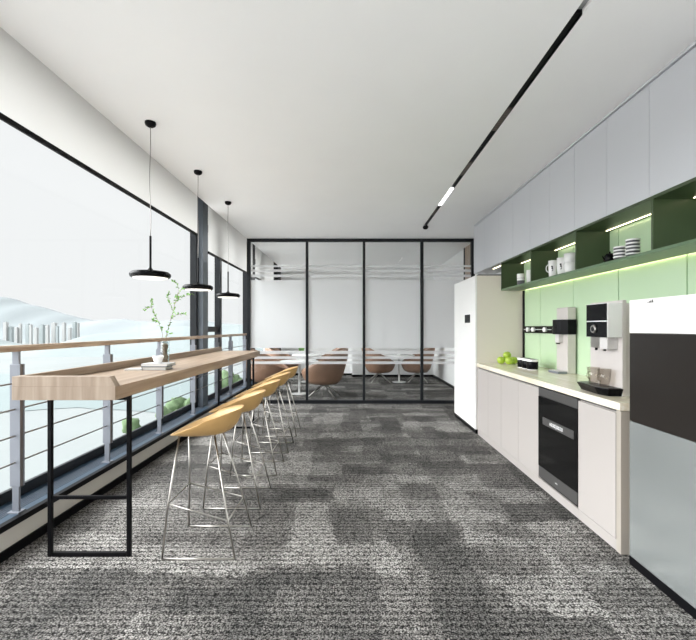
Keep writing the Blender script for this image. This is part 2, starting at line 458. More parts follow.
for yy in (2.398-4.06, 5.45-4.06):
    t = .011; w0, w1 = -.183, .308-.013
    w0, w1 = -1.79+1.608, -1.30+1.608
    w1 = x1-.002
    part('leg_frame', M['black'], bar,
         (w0, w0+.022, yy-t, yy+t, 0, .951), (w1-.022, w1, yy-t, yy+t, 0, .951),
         (w0+.026, w1-.026, yy-t, yy+t, 0, .024), (w0+.026, w1-.026, yy-t+.004, yy+t-.004, .338, .358), (w0+.026, w1-.026, yy-t, yy+t, .925, .951), bev=.0015)

# ------------------------------------------------------------------ stools
def seat_mesh():
    bm = bmesh.new(); n, m = 48, 12; a, b = .212, .208
    def pos(v, th, low):
        c, s = math.cos(th), math.sin(th)
        ex = .86
        x = a*v*math.copysign(abs(c)**ex, c); y = b*v*math.copysign(abs(s)**ex, s)*(1.0-.10*(c*v))
        rim = .780+.070*(math.copysign(abs(c)**ex, c)*1.0)
        rim += .012*abs(s)*(1 if c > 0 else .3)
        if not low: z = .722+(rim-.722)*v**2.6
        else: z = .695+(rim-.004-.695)*v**5
        if c < 0: z -= .012*v**4*abs(c)
        return (x, y, z)
    def ring(v, low): return [bm.verts.new(pos(v, 2*PI*k/n, low)) for k in range(n)]
    for low in (False, True):
        cvt = bm.verts.new(pos(0, 0, low)); prev = None
        for j in range(1, m+1):
            r = ring(j/m, low)
            for k in range(n):
                k2 = (k+1) % n
                f = bm.faces.new((cvt, r[k], r[k2]) if prev is None else (prev[k], r[k], r[k2], prev[k2]))
                f.smooth = True
            prev = r
        if not low: top = prev
        else:
            for k in range(n):
                f = bm.faces.new((top[k], top[(k+1) % n], prev[(k+1) % n], prev[k])); f.smooth = True
    return bm
SX = -.895
stool = thing('bar_stool', '', 'bar stool', (SX, 2.552, 0), 0, 'mustard bar stools along the bar')
link('seat', seat_mesh(), M['seat'], stool)
R = .0058
fx0, fx1 = -.205, .22     # sled, front / back
def leg_line(side):
    yb, yt, ym = .195*side, .072*side, .16*side
    return dict(ft=(-.155, yt, .692), fm=(-.185, ym, .312), fb=(fx0, yb, R),
                bt=(.06, yt, .692), bm=(.172, ym+.012*side, .215), bb=(fx1, yb, R))
for side in (-1, 1):
    d = leg_line(side)
    bm = bmesh.new(); tube(bm, [d['ft'], d['fm'], d['fb']], R, 8); link('leg', bm, M['chrome'], stool)
    bm = bmesh.new(); tube(bm, [d['bt'], d['bm'], d['bb']], R, 8); link('leg', bm, M['chrome'], stool)
    bm = bmesh.new(); tube(bm, [d['fb'], d['bb']], R, 8); link('sled_bar', bm, M['chrome'], stool)
    bm = bmesh.new(); tube(bm, [d['ft'], d['bt']], R, 8); link('seat_bar', bm, M['chrome'], stool)
d1, d2 = leg_line(-1), leg_line(1)
bm = bmesh.new(); tube(bm, [d1['bm'], d1['fm'], d2['fm'], d2['bm'], d1['bm']], R*.9, 8); link('footrest', bm, M['chrome'], stool)
labels = ['mustard bar stool nearest the camera at the near end of the bar, chrome sled base',
          'second mustard bar stool from the near end of the bar',
          'middle one of the five mustard bar stools along the bar',
          'fourth mustard bar stool, second from the glass partition',
          'farthest mustard bar stool, nearest the glass partition']
stool['label'] = labels[0]
for y, lb in zip((3.21, 3.885, 4.56, 5.22), labels[1:]):
    dup(stool, (SX, y, 0), 0, lb)

# ------------------------------------------------------------------ pendants
def pendant(y, label, seed):
    t = thing('pendant_lamp', label, 'pendant lamp', (-1.56, y, 1.765), 0, 'black disc pendants over the bar')
    bm = bmesh.new(); top = CEIL-1.765
    lathe(bm, [(.040, top), (.041, top-.012), (.036, top-.026), (.022, top-.036), (.006, top-.040)], n=28)
    link('canopy', bm, M['black'], t)
    rnd = random.Random(seed); pts = []
    for i in range(17):
        k = i/16; z = top-.038-(top-.038-.30)*k; a = .006*math.sin(PI*k)
        pts.append((a*math.sin(7*k+seed), a*math.cos(5*k+seed*2), z))
    bm = bmesh.new(); tube(bm, pts, .0028, 6); link('cord', bm, M['rod'], t)
    bm = bmesh.new(); lathe(bm, [(.008, .30), (.0085, .298), (.0085, .055), (.012, .045)], n=16); link('stem', bm, M['black'], t)
    bm = bmesh.new()
    lathe(bm, [(.012, .048), (.022, .036), (.045, .028), (.09, .026), (.130, .020), (.146, .006), (.148, -.006), (.142, -.020), (.130, -.026), (.126, -.022)], n=48)
    link('lamp_shade', bm, M['blackg'], t)
    bm = bmesh.new(); lathe(bm, [(.125, -.0225), (.122, -.0285), (.02, -.0295)], n=48); link('diffuser', bm, M['pendglow'], t)
pendant(3.15, 'black disc pendant lamp nearest the camera over the bar', 1)
pendant(4.13, 'middle black disc pendant lamp in front of the dark column', 2)
pendant(5.14, 'farthest black disc pendant lamp, nearest the glass partition', 3)

# ------------------------------------------------------------------ things on the bar
t = thing('book', 'grey-covered lower book of the stack on the bar', 'book', (-1.508, 3.16, 1.027), .03, 'books on the bar')
part('pages', M['paper'], t, (-.088, .086, -.065, .065, .003, .024)); part('book_cover', M['cover'], t, (-.093, .091, -.071, .071, 0, .004), (-.093, .091, -.071, .071, .023, .027), (-.091, -.088, -.068, .068, .003, .024))
t = thing('book', 'white-covered top book of the stack, under the small bowl', 'book', (-1.502, 3.17, 1.054), -.04, 'books on the bar')
part('pages', M['paper'], t, (-.1, .096, -.07, .07, .003, .019)); part('book_cover', M['coverw'], t, (-.103, .1, -.073, .073, .018, .022), (-.103, -.1, -.073, .073, .004, .018)); part('back_cover', M['cover'], t, (-.103, .1, -.073, .073, 0, .004))
t = thing('magazine', 'thin white magazine lying left of the book stack', 'magazine', (-1.648, 3.13, 1.027), .15)
part('pages', M['paper'], t, (-.075, .045, -.06, .06, .001, .009)); part('magazine_cover', M['coverw'], t, (-.077, .046, -.062, .062, .009, .0105))
bm = bmesh.new(); lathe(bm, [(.022, 0), (.026, .004), (.040, .045), (.043, .055), (.040, .055), (.036, .042), (.022, .012), (.004, .008)], n=32)
b_ = link('small_bowl', bm, M['wht'], None, (-1.51, 3.17, 1.076)); tag(b_, 'small white bowl standing on the books on the bar', 'bowl')
t = thing('glass_vase', 'clear glass cylinder vase holding leafy twigs behind the books', 'vase', (-1.607, 3.5, 1.027))
bm = bmesh.new(); lathe(bm, [(.033, 0), (.035, .004), (.035, .21), (.0325, .21), (.0325, .014), (.002, .012)], n=32); link('vase_glass', bm, M['vglass'], t)
tw = thing('twig_arrangement', 'tall thin twigs with small green leaves standing in the glass vase', 'plant', (-1.607, 3.5, 1.041))
def px(x, y, dy=0): # local offset of a point at depth 3.5+dy
    Y = 3.5+dy
    return Vector(((x-351)*Y/F+1.607, dy, H-(y-328)*Y/F-1.041))
base = Vector((0, 0, .004))
paths = [
    ([(165, 341, 0), (167, 333, .0), (170, 322, .02), (173, 312, .03), (175, 303, .04), (178, 294, .05), (182, 289, .06)], .0028),
    ([(175, 303, .04), (180, 297, .0), (186, 296, -.05), (193, 293, -.08)], .0016),
    ([(176, 299, .04), (179, 290, .08), (177, 284, .1), (172, 281, .12)], .0014),
    ([(171, 318, .02), (176, 315, .06), (181, 314, .09), (185, 314, .1)], .0014),
    ([(173, 311, .03), (170, 303, -.03), (168, 296, -.05), (169, 293, -.06)], .0014),
    ([(163, 341, 0), (162, 332, -.01), (159, 324, -.03), (155, 314, -.06), (151, 307, -.08), (146, 309, -.1), (143, 311, -.1)], .0022),
    ([(158, 322, -.03), (155, 321, -.08), (152, 320, -.1)], .0012),
    ([(151, 307, -.08), (152, 302, -.1), (151, 299, -.1)], .0012),
    ([(166, 337, 0), (169, 334, -.04), (172, 333, -.05)], .0012),
]
bm = bmesh.new(); lf = bmesh.new(); rnd = random.Random(5)
def leaf(p, d, L):
    d = d.normalized(); s = d.cross(Vector((rnd.uniform(-1, 1), rnd.uniform(-1, 1), rnd.uniform(-1, 1)))).normalized()
    nrm = d.cross(s)
    pts = [p, p+d*L*.35+s*L*.26+nrm*L*.05, p+d*L*.75+s*L*.2+nrm*L*.04, p+d*L, p+d*L*.75-s*L*.2+nrm*L*.04, p+d*L*.35-s*L*.26+nrm*L*.05]
    v = [lf.verts.new(q) for q in pts]
    mid = lf.verts.new(p+d*L*.55-nrm*L*.05)
    for i in range(6): lf.faces.new((v[i], v[(i+1) % 6], mid))
for i, (pp, r) in enumerate(paths):
    P = [px(*q) for q in pp]
    if i in (0, 5, 8): P = [Vector((.004*(i-3), .003, .002))]+P
    tube(bm, P, [r*(1-.6*k/(len(P)-1)) for k in range(len(P))], 6)
    for k in range(1, len(P)):
        if i in (0, 5) and k < 3: continue
        a, c = P[k-1], P[k]
        nl = 9 if r < .0018 else 7
        if i == 8: nl = 3
        for q in range(nl):
            p = a.lerp(c, rnd.random())
            d = (c-a).normalized()*.5+Vector((rnd.uniform(-1, 1), rnd.uniform(-1, 1), rnd.uniform(-.6, 1)))
            leaf(p, d, rnd.uniform(.016, .030))
link('twigs', bm, M['twig'], tw); link('leaves', lf, M['leaf'], tw, fix=False)
bm = bmesh.new(); lathe(bm, [(.016, .0), (.023, .02), (.021, .07), (.014, .10), (.021, .125), (.024, .155), (.017, .175)], n=20)
for v in bm.verts: v.co += Vector((noise.noise(v.co*60)*.004, noise.noise(v.co*70+Vector((3, 3, 3)))*.004, 0))
link('bark_wrap', bm, M['twig'], tw)

# ------------------------------------------------------------------ base cabinets
XB = 1.607
def door_front(parent, ya, yb, za, zb, m, th=.018, xo=0.0):
    return part('door', m, parent, (xo, xo+th, ya+.002, yb-.002, za, zb), bev=.0015)
seams = [5.145, 4.75, 4.34, 3.888, 3.467]
bl = ['base cabinet with pale door beside the tall white refrigerator', 'second base cabinet door from the refrigerator',
      'third base cabinet from the refrigerator, under the canisters', 'pale base cabinet door directly left of the oven']
for (ya, yb), lb in zip(zip(seams, seams[1:]), bl):
    yc = (ya+yb)/2; h = (ya-yb)/2
    t = thing('base_cabinet', lb, 'cabinet', (XB, yc, 0), 0, 'base cabinets under the worktop')
    part('cabinet_body', M['lowlac'], t, (.02, .58, -h+.0005, h-.0005, .0, .852))
    part('plinth', M['lowlac'], t, (.004, .019, -h, h, 0, .066))
    door_front(t, -h, h, .071, .838, M['lowlac'])
    part('top_channel', M['ograph'], t, (.012, .019, -h, h, .842, .853))
# right cabinet with end panel
t = thing('base_cabinet', 'wide base cabinet door right of the oven, at the near end of the worktop', 'cabinet', (XB, 2.64, 0), 0, 'base cabinets under the worktop')
part('cabinet_body', M['lowlac'], t, (.02, .58, -.18, .226, 0, .852))
door_front(t, -.181, .226, .071, .836, M['lowlac'])
part('plinth', M['lowlac'], t, (.004, .019, -.184, .226, 0, .066))
part('top_channel', M['ograph'], t, (.012, .019, -.184, .226, .842, .853))
part('end_panel', M['endlac'], t, (.0, .58, -.228, -.187, 0, .853), bev=.001)
# oven
ov = thing('built_in_oven', 'black glass built-in oven with grey top and bottom bands under the worktop', 'oven', (XB, 3.167, 0))
part('oven_body', M['blackg'], ov, (.016, .56, -.298, .298, .07, .848))
part('plinth', M['lowlac'], ov, (.004, .019, -.299, .299, 0, .066))
part('control_band', M['ograph'], ov, (-.004, .016, -.296, .296, .776, .846), bev=.002)
dr = part('oven_door', M['bglass'], ov, (-.006, .016, -.296, .296, .182, .773), bev=.002)
part('lower_band', M['ograph'], ov, (-.004, .016, -.296, .296, .09, .179), bev=.002)
hd = part('display_strip', M['ograph'], dr, (-.012, -.006, -.262, .205, .55, .61), bev=.001)
bm = bmesh.new()
def glyph(bm, yc, zc, rows):
    for r_, row in enumerate(rows):
        for c_, ch in enumerate(row):
            if ch == '#':
                # increasing y runs away from the camera: text reads left(far) to right(near)
                y = yc-c_*.0055; z = zc-r_*.0065
                bx(bm, -.0130, -.0119, y-.0055, y, z-.0065, z)
A = ['.#.', '#.#', '###', '#.#']; E = ['###', '#..', '##.', '###']; K = ['#.#', '##.', '##.', '#.#']; D = ['###', '#.#', '#.#', '###']; B1 = ['#', '#', '#', '#', '#', '#']
y = .085
for g in (A, E, D, E): glyph(bm, y, .592, g); y -= .024
glyph(bm, y, .598, B1); y -= .014
for g in (D, E, E, D): glyph(bm, y, .592, g); y -= .024
link('display_marks', bm, M['glyph'], hd)
bm = bmesh.new()
for k in range(3): bx(bm, -.0048, -.0039, -.02+.012*k, -.012+.012*k, .13, .137)
link('maker_mark', bm, M['glyph'], ov)

wt = thing('worktop', 'long cream streaked worktop over the base cabinets and oven', 'worktop', (1.6, 3.78, .857))
part('worktop_slab', M['top'], wt, (0, .598, -1.37, 1.375, 0, .046), bev=.002)

# ------------------------------------------------------------------ refrigerator
fr = thing('refrigerator', 'tall white refrigerator with small black display at far end of kitchen', 'refrigerator', (1.585, 5.69, 0))
part('kick_plate', M['black'], fr, (.006, .62, -.52, .52, 0, .055))
part('side_body', M['fside'], fr, (.022, .625, -.525, .52, .055, 2.02), bev=.002)
part('door', M['fridge'], fr, (0, .022, -.525, .522, .055, 2.02), bev=.003)
part('display', M['blackg'], fr, (-.004, 0, -.30, -.06, 1.42, 1.53))
part('top_cap', M['black'], fr, (.08, .5, -.4, .4, 2.02, 2.05))

# ------------------------------------------------------------------ near appliance
ap = thing('beverage_cooler', 'large near appliance with white top panel, black glass middle and steel lower door', 'appliance', (1.594, 1.96, 0))
part('kick_plate', M['black'], ap, (.0, .6, -.36, .36, 0, .05))
part('appliance_body', M['endlac'], ap, (.02, .60, -.357, .355, .05, 1.50))
part('white_panel', M['fridge'], ap, (-.002, .02, -.357, .357, 1.322, 1.508), bev=.003)
part('glass_door', M['bglassr'], ap, (0, .02, -.357, .357, .822, 1.319), bev=.001)
part('steel_door', M['steel'], ap, (-.001, .02, -.357, .357, .052, .819), bev=.001)
bm = bmesh.new()   # small grey emblem on the white panel
for k, (dy, dz, l) in enumerate(((0, 0, .012), (-.010, .004, .018), (-.022, .008, .006))):
    bx(bm, -.0032, -.0019, .20+dy-.004, .20+dy+.003, 1.488, 1.492+dz)
bx(bm, -.0032, -.0019, .170, .215, 1.485, 1.488)
link('emblem', bm, M['ograph'], ap)

# ------------------------------------------------------------------ upper cabinets and green shelf
XU = 1.914
edges = [6.31, 5.80, 5.25, 4.79, 4.33, 3.90, 3.47, 3.03, 2.60, 2.165, 1.72]
ul = ['pale grey wall cabinet at the far end above the refrigerator', 'pale grey wall cabinet above the first shelf bay beside the refrigerator',
      'pale grey wall cabinet above the shelf bay with white mugs', 'pale grey wall cabinet above the shelf bay with striped bowls',
      'nearest pale grey wall cabinet above the empty near shelf bay']
for i, lb in enumerate(ul):
    e0, e1, e2 = edges[2*i:2*i+3]
    t = thing('wall_cabinet', lb, 'cabinet', (XU, e1, 2.19), 0, 'wall cabinets under the ceiling')
    part('cabinet_body', M['uplac'], t, (.02, .298, e2-e1+.001, e0-e1-.001, 0, .74))
    if i == 0: part('light_bar', M['led'], t, (.1, .106, -.45, -.05, -.006, 0))
    for a, b in ((e1, e0), (e2, e1)):
        part('door', M['uplac'], t, (0, .018, a-e1+.0018, b-e1-.0018, 0, .722), bev=.001)
struct('trim_4', M['uplac'], (XU+.003, 2.215, 1.72, 6.31, 2.932, CEIL))
sh = thing('open_shelf', 'long dark green open shelf with dividers under the wall cabinets', 'shelf', (XU, 3.435, 1.827))
part('bottom_board', M['olivei'], sh, (0, .258, -1.715, 1.733, 0, .02), bev=.001)
part('top_board', M['olive'], sh, (.001, .285, -1.715, 1.733, .343, .362))
for y in (5.168-.010, 4.311, 3.45, 2.575, 1.73):
    part('divider', M['olive'], sh, (0, .285, y-3.435-.009, y-3.435+.009, .02, .343), bev=.001)
part('under_light', M['led2'], sh, (.258, .262, -1.70, 1.71, .004, .011))
for a, b in ((5.15, 4.32), (4.30, 3.46), (3.44, 2.585), (2.565, 1.74)):
    s = part('led_strip', M['led'], sh, (.239, .243, b-3.435+.02, a-3.435-.02, .338, .343))
# backsplash of green glass sheets
gs = thing('glass_backsplash', 'pale green glossy glass backsplash panels behind the worktop', 'backsplash', (2.199, 3.5, .903))
ys = [5.165, 4.71, 4.01, 3.33, 2.65, 1.72]
for a, b in zip(ys, ys[1:]):
    part('glass_panel', M['gglass'], gs, (0, .014, b-3.5+.005, a-3.5-.005, .001, 1.285))
part('joint_backing', M['gedge'], gs, (.0135, .0155, 1.72-3.5, 5.165-3.5, .001, 1.285))
part('corner_strip', M['black'], gs, (-.012, 0, 5.125-3.5, 5.165-3.5, .001, .92))

# power rail with sockets
pr = thing('power_rail', 'black wall-mounted socket rail with three white round knobs', 'power rail', (2.199, 4.66, 1.29))
part('rail_body', M['blackg'], pr, (-.03, 0, -.42, .46, 0, .082), bev=.002)
part('white_line', M['glyph'], pr, (-.0315, -.030, -.28, .42, .040, .045))
for y in (4.93, 4.79, 4.50):
    bm = bmesh.new(); tube(bm, [(-.060, y-4.66, .042), (-.03, y-4.66, .042)], .026, 20); link('socket', bm, M['wht'], pr)

# ------------------------------------------------------------------ shelf ware
ZS = 1.847
def cup(name, label, cat, loc, r, h, m, handle=None, r0=None, group=None, decor=False, band=False):
    t = thing(name, label, cat, loc, 0, group)
    r0 = r0 or r*.86
    bm = bmesh.new()
    lathe(bm, [(r0*.8, 0), (r0, .004), (r0*.3+r*.7, h*.45), (r, h), (r-.004, h), (r*.7+r0*.3-.004, h*.45), (r0-.006, .009), (.003, .008)], n=28)
    link('cup_body', bm, m, t)
    if handle is not None:
        c, s = math.cos(handle), math.sin(handle)
        pts = []
        for k in range(9):
            a = -PI/2+PI*k/8; rr = r*.93+.026*math.cos(a)
            pts.append((c*rr, s*rr, h*.55+h*.24*math.sin(a)))
        bm = bmesh.new(); tube(bm, pts, .0042, 8); link('handle', bm, m, t)
    if decor:
        bm = bmesh.new()
        for k, (a, z, w, hh) in enumerate(((0, .55, .012, .20), (.12, .45, .008, .10), (-.14, .62, .008, .08), (.05, .35, .014, .05))):
            th = math.radians(decor)+a; rr = r0*(.55)+r*.45+.0045
            q = Matrix.Rotation(th, 4, 'Z')
            v = [q @ Vector((rr, sx*w/2, h*z+sz*h*hh/2)) for sx, sz in ((-1, -1), (1, -.6), (1, 1), (-.4, 1))]
            w_ = [q @ Vector((rr-.004, sx*w/2, h*z+sz*h*hh/2)) for sx, sz in ((-1, -1), (1, -.6), (1, 1), (-.4, 1))]
            A_ = [bm.verts.new(x) for x in v]; B_ = [bm.verts.new(x) for x in w_]
            bm.faces.new(A_); bm.faces.new(B_[::-1])
            for i in range(4): bm.faces.new((A_[i], B_[i], B_[(i+1) % 4], A_[(i+1) % 4]))
        link('dark_motif', bm, M['blackg'], t)
    if band:
        bm = bmesh.new(); lathe(bm, [(r0+.0015, .003), (r0*.45+r*.55+.0015, h*.6), (r0*.45+r*.55-.001, h*.6), (r0-.001, .003)], n=28, caps=False)
        link('grey_band', bm, M['greyc'], t)
    return t
cup('tumbler', 'white tumbler with grey lower half in the far shelf bay', 'cup', (1.955, 4.66, ZS), .044, .125, M['wht'], band=True)
cup('milk_jug', 'white jug right of the grey-banded tumbler in the far shelf bay', 'jug', (1.995, 4.50, ZS), .046, .145, M['wht'], handle=PI/2)
cup('mug', 'tall white mug with dark motif, leftmost in the mug bay', 'mug', (1.958, 3.93, ZS), .040, .155, M['wht'], handle=2.3, decor=235, group='white mugs on the green shelf')
cup('mug', 'white mug with dark motif, middle of the mug bay', 'mug', (1.99, 3.83, ZS), .040, .165, M['wht'], decor=235, group='white mugs on the green shelf')
cup('mug', 'wide white mug at the bottom of the stacked pair in the mug bay', 'mug', (2.035, 3.745, ZS), .060, .105, M['wht'], r0=.05, handle=-.3, group='white mugs on the green shelf')
cup('mug', 'wide white mug on top of the stacked pair in the mug bay', 'mug', (2.035, 3.745, ZS+.105), .062, .085, M['wht'], r0=.056, handle=-.3, group='white mugs on the green shelf')
def bowl_mesh():
    bm = bmesh.new(); n = 30
    prof = [(.030, 0), (.033, .002), (.040, .012), (.043, .0195), (.0455, .0265), (.046, .030), (.043, .030), (.036, .013), (.022, .006), (.002, .005)]
    lathe(bm, prof, n=n)
    for f in bm.faces:
        z = f.calc_center_median().z; r = (f.calc_center_median().xy).length
        f.material_index = 1 if (z < .017 and r > .037) or z < .01 else 0
    return bm
b0 = link('bowl', bowl_mesh(), [M['wht'], M['greyc']])
pos = ['bottom', 'second lowest', 'middle', 'second highest', 'top']
for k in range(4):
    o = b0 if k == 0 else dup(b0)
    o.location = (1.985, 2.985, ZS+.0235*k)
    tag(o, 'striped grey and white bowl, %s of the shorter stack beside the black pot' % ['lowest', 'second lowest', 'second highest', 'topmost'][k], 'bowl', 'striped bowls in the shorter stack')
for k in range(5):
    o = dup(b0); o.location = (1.99, 2.86, ZS+.0245*k)
    tag(o, 'striped grey and white bowl, %s of the taller stack' % ['lowest', 'second lowest', 'middle one', 'second highest', 'topmost'][k], 'bowl', 'striped bowls in the taller stack')
t = thing('small_pot', 'small black pot left of the striped bowls on the green shelf', 'pot', (1.985, 3.105, ZS))
bm = bmesh.new(); lathe(bm, [(.028, 0), (.038, .008), (.043, .03), (.038, .058), (.030, .066)], n=28); link('pot_body', bm, M['blackg'], t)
bm = bmesh.new(); lathe(bm, [(.030, .066), (.024, .073), (.006, .076), (.006, .082), (.009, .086), (.002, .09)], n=20); link('lid', bm, M['blackg'], t)
bm = bmesh.new(); tube(bm, [(-.038, .0, .03), (-.052, 0, .042), (-.058, 0, .056)], [.007, .005, .004], 8); link('spout', bm, M['blackg'], t)

# ------------------------------------------------------------------ worktop things
ZT = .903
def apple_mesh(r):
    bm = bmesh.new(); prof = []
    for k in range(15):
        a = -PI/2+PI*k/14
        rr = r*math.cos(a)*(1+.06*math.sin(a)); z = r*1.0*math.sin(a)
        if k < 3: z += (3-k)*.05*r
        if k > 12: z -= (k-12)*.08*r
        prof.append((max(rr, .001), z+r*.97))
    lathe(bm, prof, n=26); return bm
al = ['leftmost green apple on the worktop', 'front green apple of the cluster on the worktop', 'right green apple next to the canisters', 'green apple on top of the cluster']
ap_r = .048
for (x, y, z), lb in zip(((1.86, 5.02, ZT), (1.925, 4.93, ZT), (2.003, 4.99, ZT), (1.935, 5.02, ZT+.062)), al):
    t = thing('apple', lb, 'apple', (x, y, z), 0, 'green apples on the worktop')
    link('apple_body', apple_mesh(ap_r), M['apple'], t)
    bm = bmesh.new(); tube(bm, [(0, 0, .072), (.002, .001, .085), (.005, .002, .094)], .0016, 6); link('stem', bm, M['stem'], t)
cl = ['farthest black canister with white lid, next to the apples', 'middle black canister with white lid', 'nearest black canister with white lid']
for y, lb in zip((4.57, 4.45, 4.33), cl):
    t = thing('canister', lb, 'canister', (1.94, y, ZT), 0, 'black canisters on the worktop')
    bm = bmesh.new(); lathe(bm, [(.055, .008), (.058, .012), (.058, .085), (.055, .09)], n=36); link('canister_body', bm, M['blackg'], t)
    bm = bmesh.new(); lathe(bm, [(.052, .0), (.055, .0), (.055, .009), (.05, .009)], n=36); link('base_ring', bm, M['wht'], t)
    bm = bmesh.new(); lathe(bm, [(.058, .0895), (.059, .093), (.058, .108), (.052, .112), (.012, .113)], n=36); link('lid', bm, M['wht'], t)
    bm = bmesh.new(); lathe(bm, [(.03, .112), (.03, .115), (.004, .116)], n=24); link('lid_inlay', bm, M['blackg'], t)

# water dispenser
wd = thing('water_dispenser', 'slim pearl-grey water dispenser with black head beside the socket rail', 'water dispenser', (2.1, 4.03, ZT))
part('dispenser_body', M['tapp'], wd, (0, .085, -.10, .11, 0, .65), bev=.008)
bm = bmesh.new(); prism(bm, [(-.045, -.07), (-.062, -.03), (-.062, .06), (-.045, .10), (.084, .10), (.084, -.11), (.0, -.11)], .385, .53); link('black_head', bm, M['blackg'], wd)
part('spout_block', M['whtp'], wd, (-.045, 0, -.02, .05, .30, .385), bev=.003)
part('nozzle', M['blackg'], wd, (-.04, -.012, .015, .042, .287, .30))
part('drip_tray', M['alu'], wd, (-.09, .0, -.10, .10, 0, .022), bev=.004)
part('tray_grille', M['whtp'], wd, (-.085, -.005, -.09, .09, .022, .025))
# coffee machine
cm = thing('coffee_machine', 'built-up coffee machine with black fascia, round dial and white side', 'coffee machine', (1.77, 2.82, ZT))
part('back_panel', M['tapp'], cm, (0, .028, -.178, .175, 0, .63), bev=.002)
part('machine_body', M['tapp'], cm, (.028, .30, -.172, .165, 0, .61), bev=.004)
part('head_housing', M['wht'], cm, (-.096, 0, -.176, .055, .385, .612), bev=.002)
part('upper_fascia', M['blackg'], cm, (-.1, -.096, -.172, .053, .497, .609))
part('lower_fascia', M['blackg'], cm, (-.1, -.096, -.172, .053, .386, .489))
bm = bmesh.new(); tube(bm, [(-.112, -.04, .44), (-.1, -.04, .44)], [.026, .030], 28); dl = link('dial', bm, M['chrome'], cm)
bm = bmesh.new(); tube(bm, [(-.114, -.04, .44), (-.1115, -.04, .44)], .016, 20); link('dial_centre', bm, M['bglass'], dl)
part('spout_block', M['whtp'], cm, (-.072, 0, -.135, -.055, .305, .384), bev=.003)
part('metal_spout', M['chrome'], cm, (-.07, 0, -.055, .055, .31, .384), bev=.003)
for y in (-.075, .02):
    bm = bmesh.new(); tube(bm, [(-.05, y, .31), (-.05, y, .292)], .009, 12); link('nozzle', bm, M['blackg'], cm)
bm = bmesh.new()
P_ = [(0, -.19), (-.10, -.19), (-.135, -.10), (-.105, .17), (-.05, .205), (0, .205)]
I_ = [(0, -.17), (-.085, -.17), (-.105, -.09), (-.085, .14), (-.04, .175), (0, .175)]
prism(bm, P_, .0, .05, inset=I_); dt = link('drip_tray', bm, M['blackg'], cm)
bm = bmesh.new(); prism(bm, [(x*.9-.003, y*.92) for x, y in P_], .0502, .053); link('tray_grille', bm, M['ograph'], dt)
for (y, lb) in ((2.735, 'nearer clear glass mug on the coffee machine tray'), (2.86, 'farther clear glass mug on the coffee machine tray')):
    t = thing('glass_mug', lb, 'glass mug', (1.712, y, ZT+.053), 0, 'glass mugs on the coffee machine tray')
    bm = bmesh.new(); lathe(bm, [(.026, 0), (.029, .003), (.036, .05), (.042, .118), (.038, .118), (.032, .05), (.025, .014), (.002, .012)], n=28); link('mug_glass', bm, M['mglass'], t)
    pts = [(-.033-.024*math.sin(PI*k/8), -.012, .035+.055*k/8) for k in range(9)]
    bm = bmesh.new(); tube(bm, pts, .0045, 8); link('handle', bm, M['mglass'], t)

# ------------------------------------------------------------------ ceiling track
tk = thing('ceiling_track_light', 'long black recessed ceiling track with light modules and end spotlight', 'track light', ((TX0+TX1)/2, 4.0, CEIL))
w = (TX1-TX0)/2
part('channel', M['black'], tk, (-w, w, -1.93, 2.32, .012, .05), (-w, -w+.003, -1.93, 2.32, 0, .012), (w-.003, w, -1.93, 2.32, 0, .012))
part('light_module', M['lamp'], tk, (-w+.005, w-.005, .655, 1.28, -.002, .012))
for a, b in ((2.96, 3.29), (3.92, 4.25), (5.50, 5.75)):
    bm = bmesh.new(); bx(bm, -w+.004, w-.004, a-4, b-4, .001, .012)
    n = int((b-a)/.03)
    for k in range(n): bx(bm, -w+.004, w-.004, a-4+.03*k, a-4+.03*k+.006, -.003, .001)
    link('louvre_module', bm, M['louvre'], tk)
bm = bmesh.new(); bx(bm, -w, w, -5.2, -1.93, .03, .049); link('empty_slot', bm, M['reveal'], tk)
bm = bmesh.new(); tube(bm, [(-.0, 2.25, .0), (0, 2.25, -.03)], .008, 10); tube(bm, [(-.03, 2.19, -.062), (.0, 2.25, -.045), (.02, 2.30, -.03)], [.032, .034, .026], 20)
link('spotlight_head', bm, M['black'], tk)

# ------------------------------------------------------------------ meeting room furniture
def armchair_shell():
    bm = bmesh.new(); n = 48
    def rim(th):      # th=0 is the back
        k = (1+math.cos(th))/2
        return .50+.43*k
    def P(th, s, inner):
        zr = rim(th); z0 = .25
        z = z0+(zr-z0)*s
        r = .25+.17*min(1, s*1.3)**.5
        r *= 1+.05*math.cos(th)*s
        if inner: r -= .045; z = max(z, .45) if s < 1 else z
        return (r*math.cos(th)*1.0, r*math.sin(th)*.93, z)
    outer = [[bm.verts.new(P(2*PI*k/n, s/8, False)) for k in range(n)] for s in range(9)]
    inner = [[bm.verts.new(P(2*PI*k/n, s/8, True)) for k in range(n)] for s in range(8, 2, -1)]
    rings = outer+inner
    for a, b in zip(rings, rings[1:]):
        for k in range(n):
            f = bm.faces.new((a[k], a[(k+1) % n], b[(k+1) % n], b[k])); f.smooth = True
    bm.faces.new(outer[0][::-1]); bm.faces.new(inner[-1])
    return bm
ch = thing('armchair', 'brown leather tub armchair at far left of the near meeting table, behind the glass', 'armchair', (-1.72, 8.35, 0), PI, 'brown armchairs in the meeting room')
link('shell', armchair_shell(), M['leather'], ch)
bm = bmesh.new(); lathe(bm, [(.29, .42), (.33, .44), (.33, .50), (.29, .52), (.01, .525)], n=32); link('seat_cushion', bm, M['leather'], ch)
bm = bmesh.new(); tube(bm, [(0, 0, .25), (0, 0, .2)], .06, 16); link('hub', bm, M['chrome'], ch)
for k in range(4):
    a = PI/4+k*PI/2
    bm = bmesh.new(); tube(bm, [(.03*math.cos(a), .03*math.sin(a), .225), (.34*math.cos(a), .34*math.sin(a), .01)], [.013, .009], 10); link('leg', bm, M['chrome'], ch)
c2 = dup(ch, (-.54, 8.05, 0), -.15, 'brown tub armchair right of the near meeting table, its back to the middle mullion')
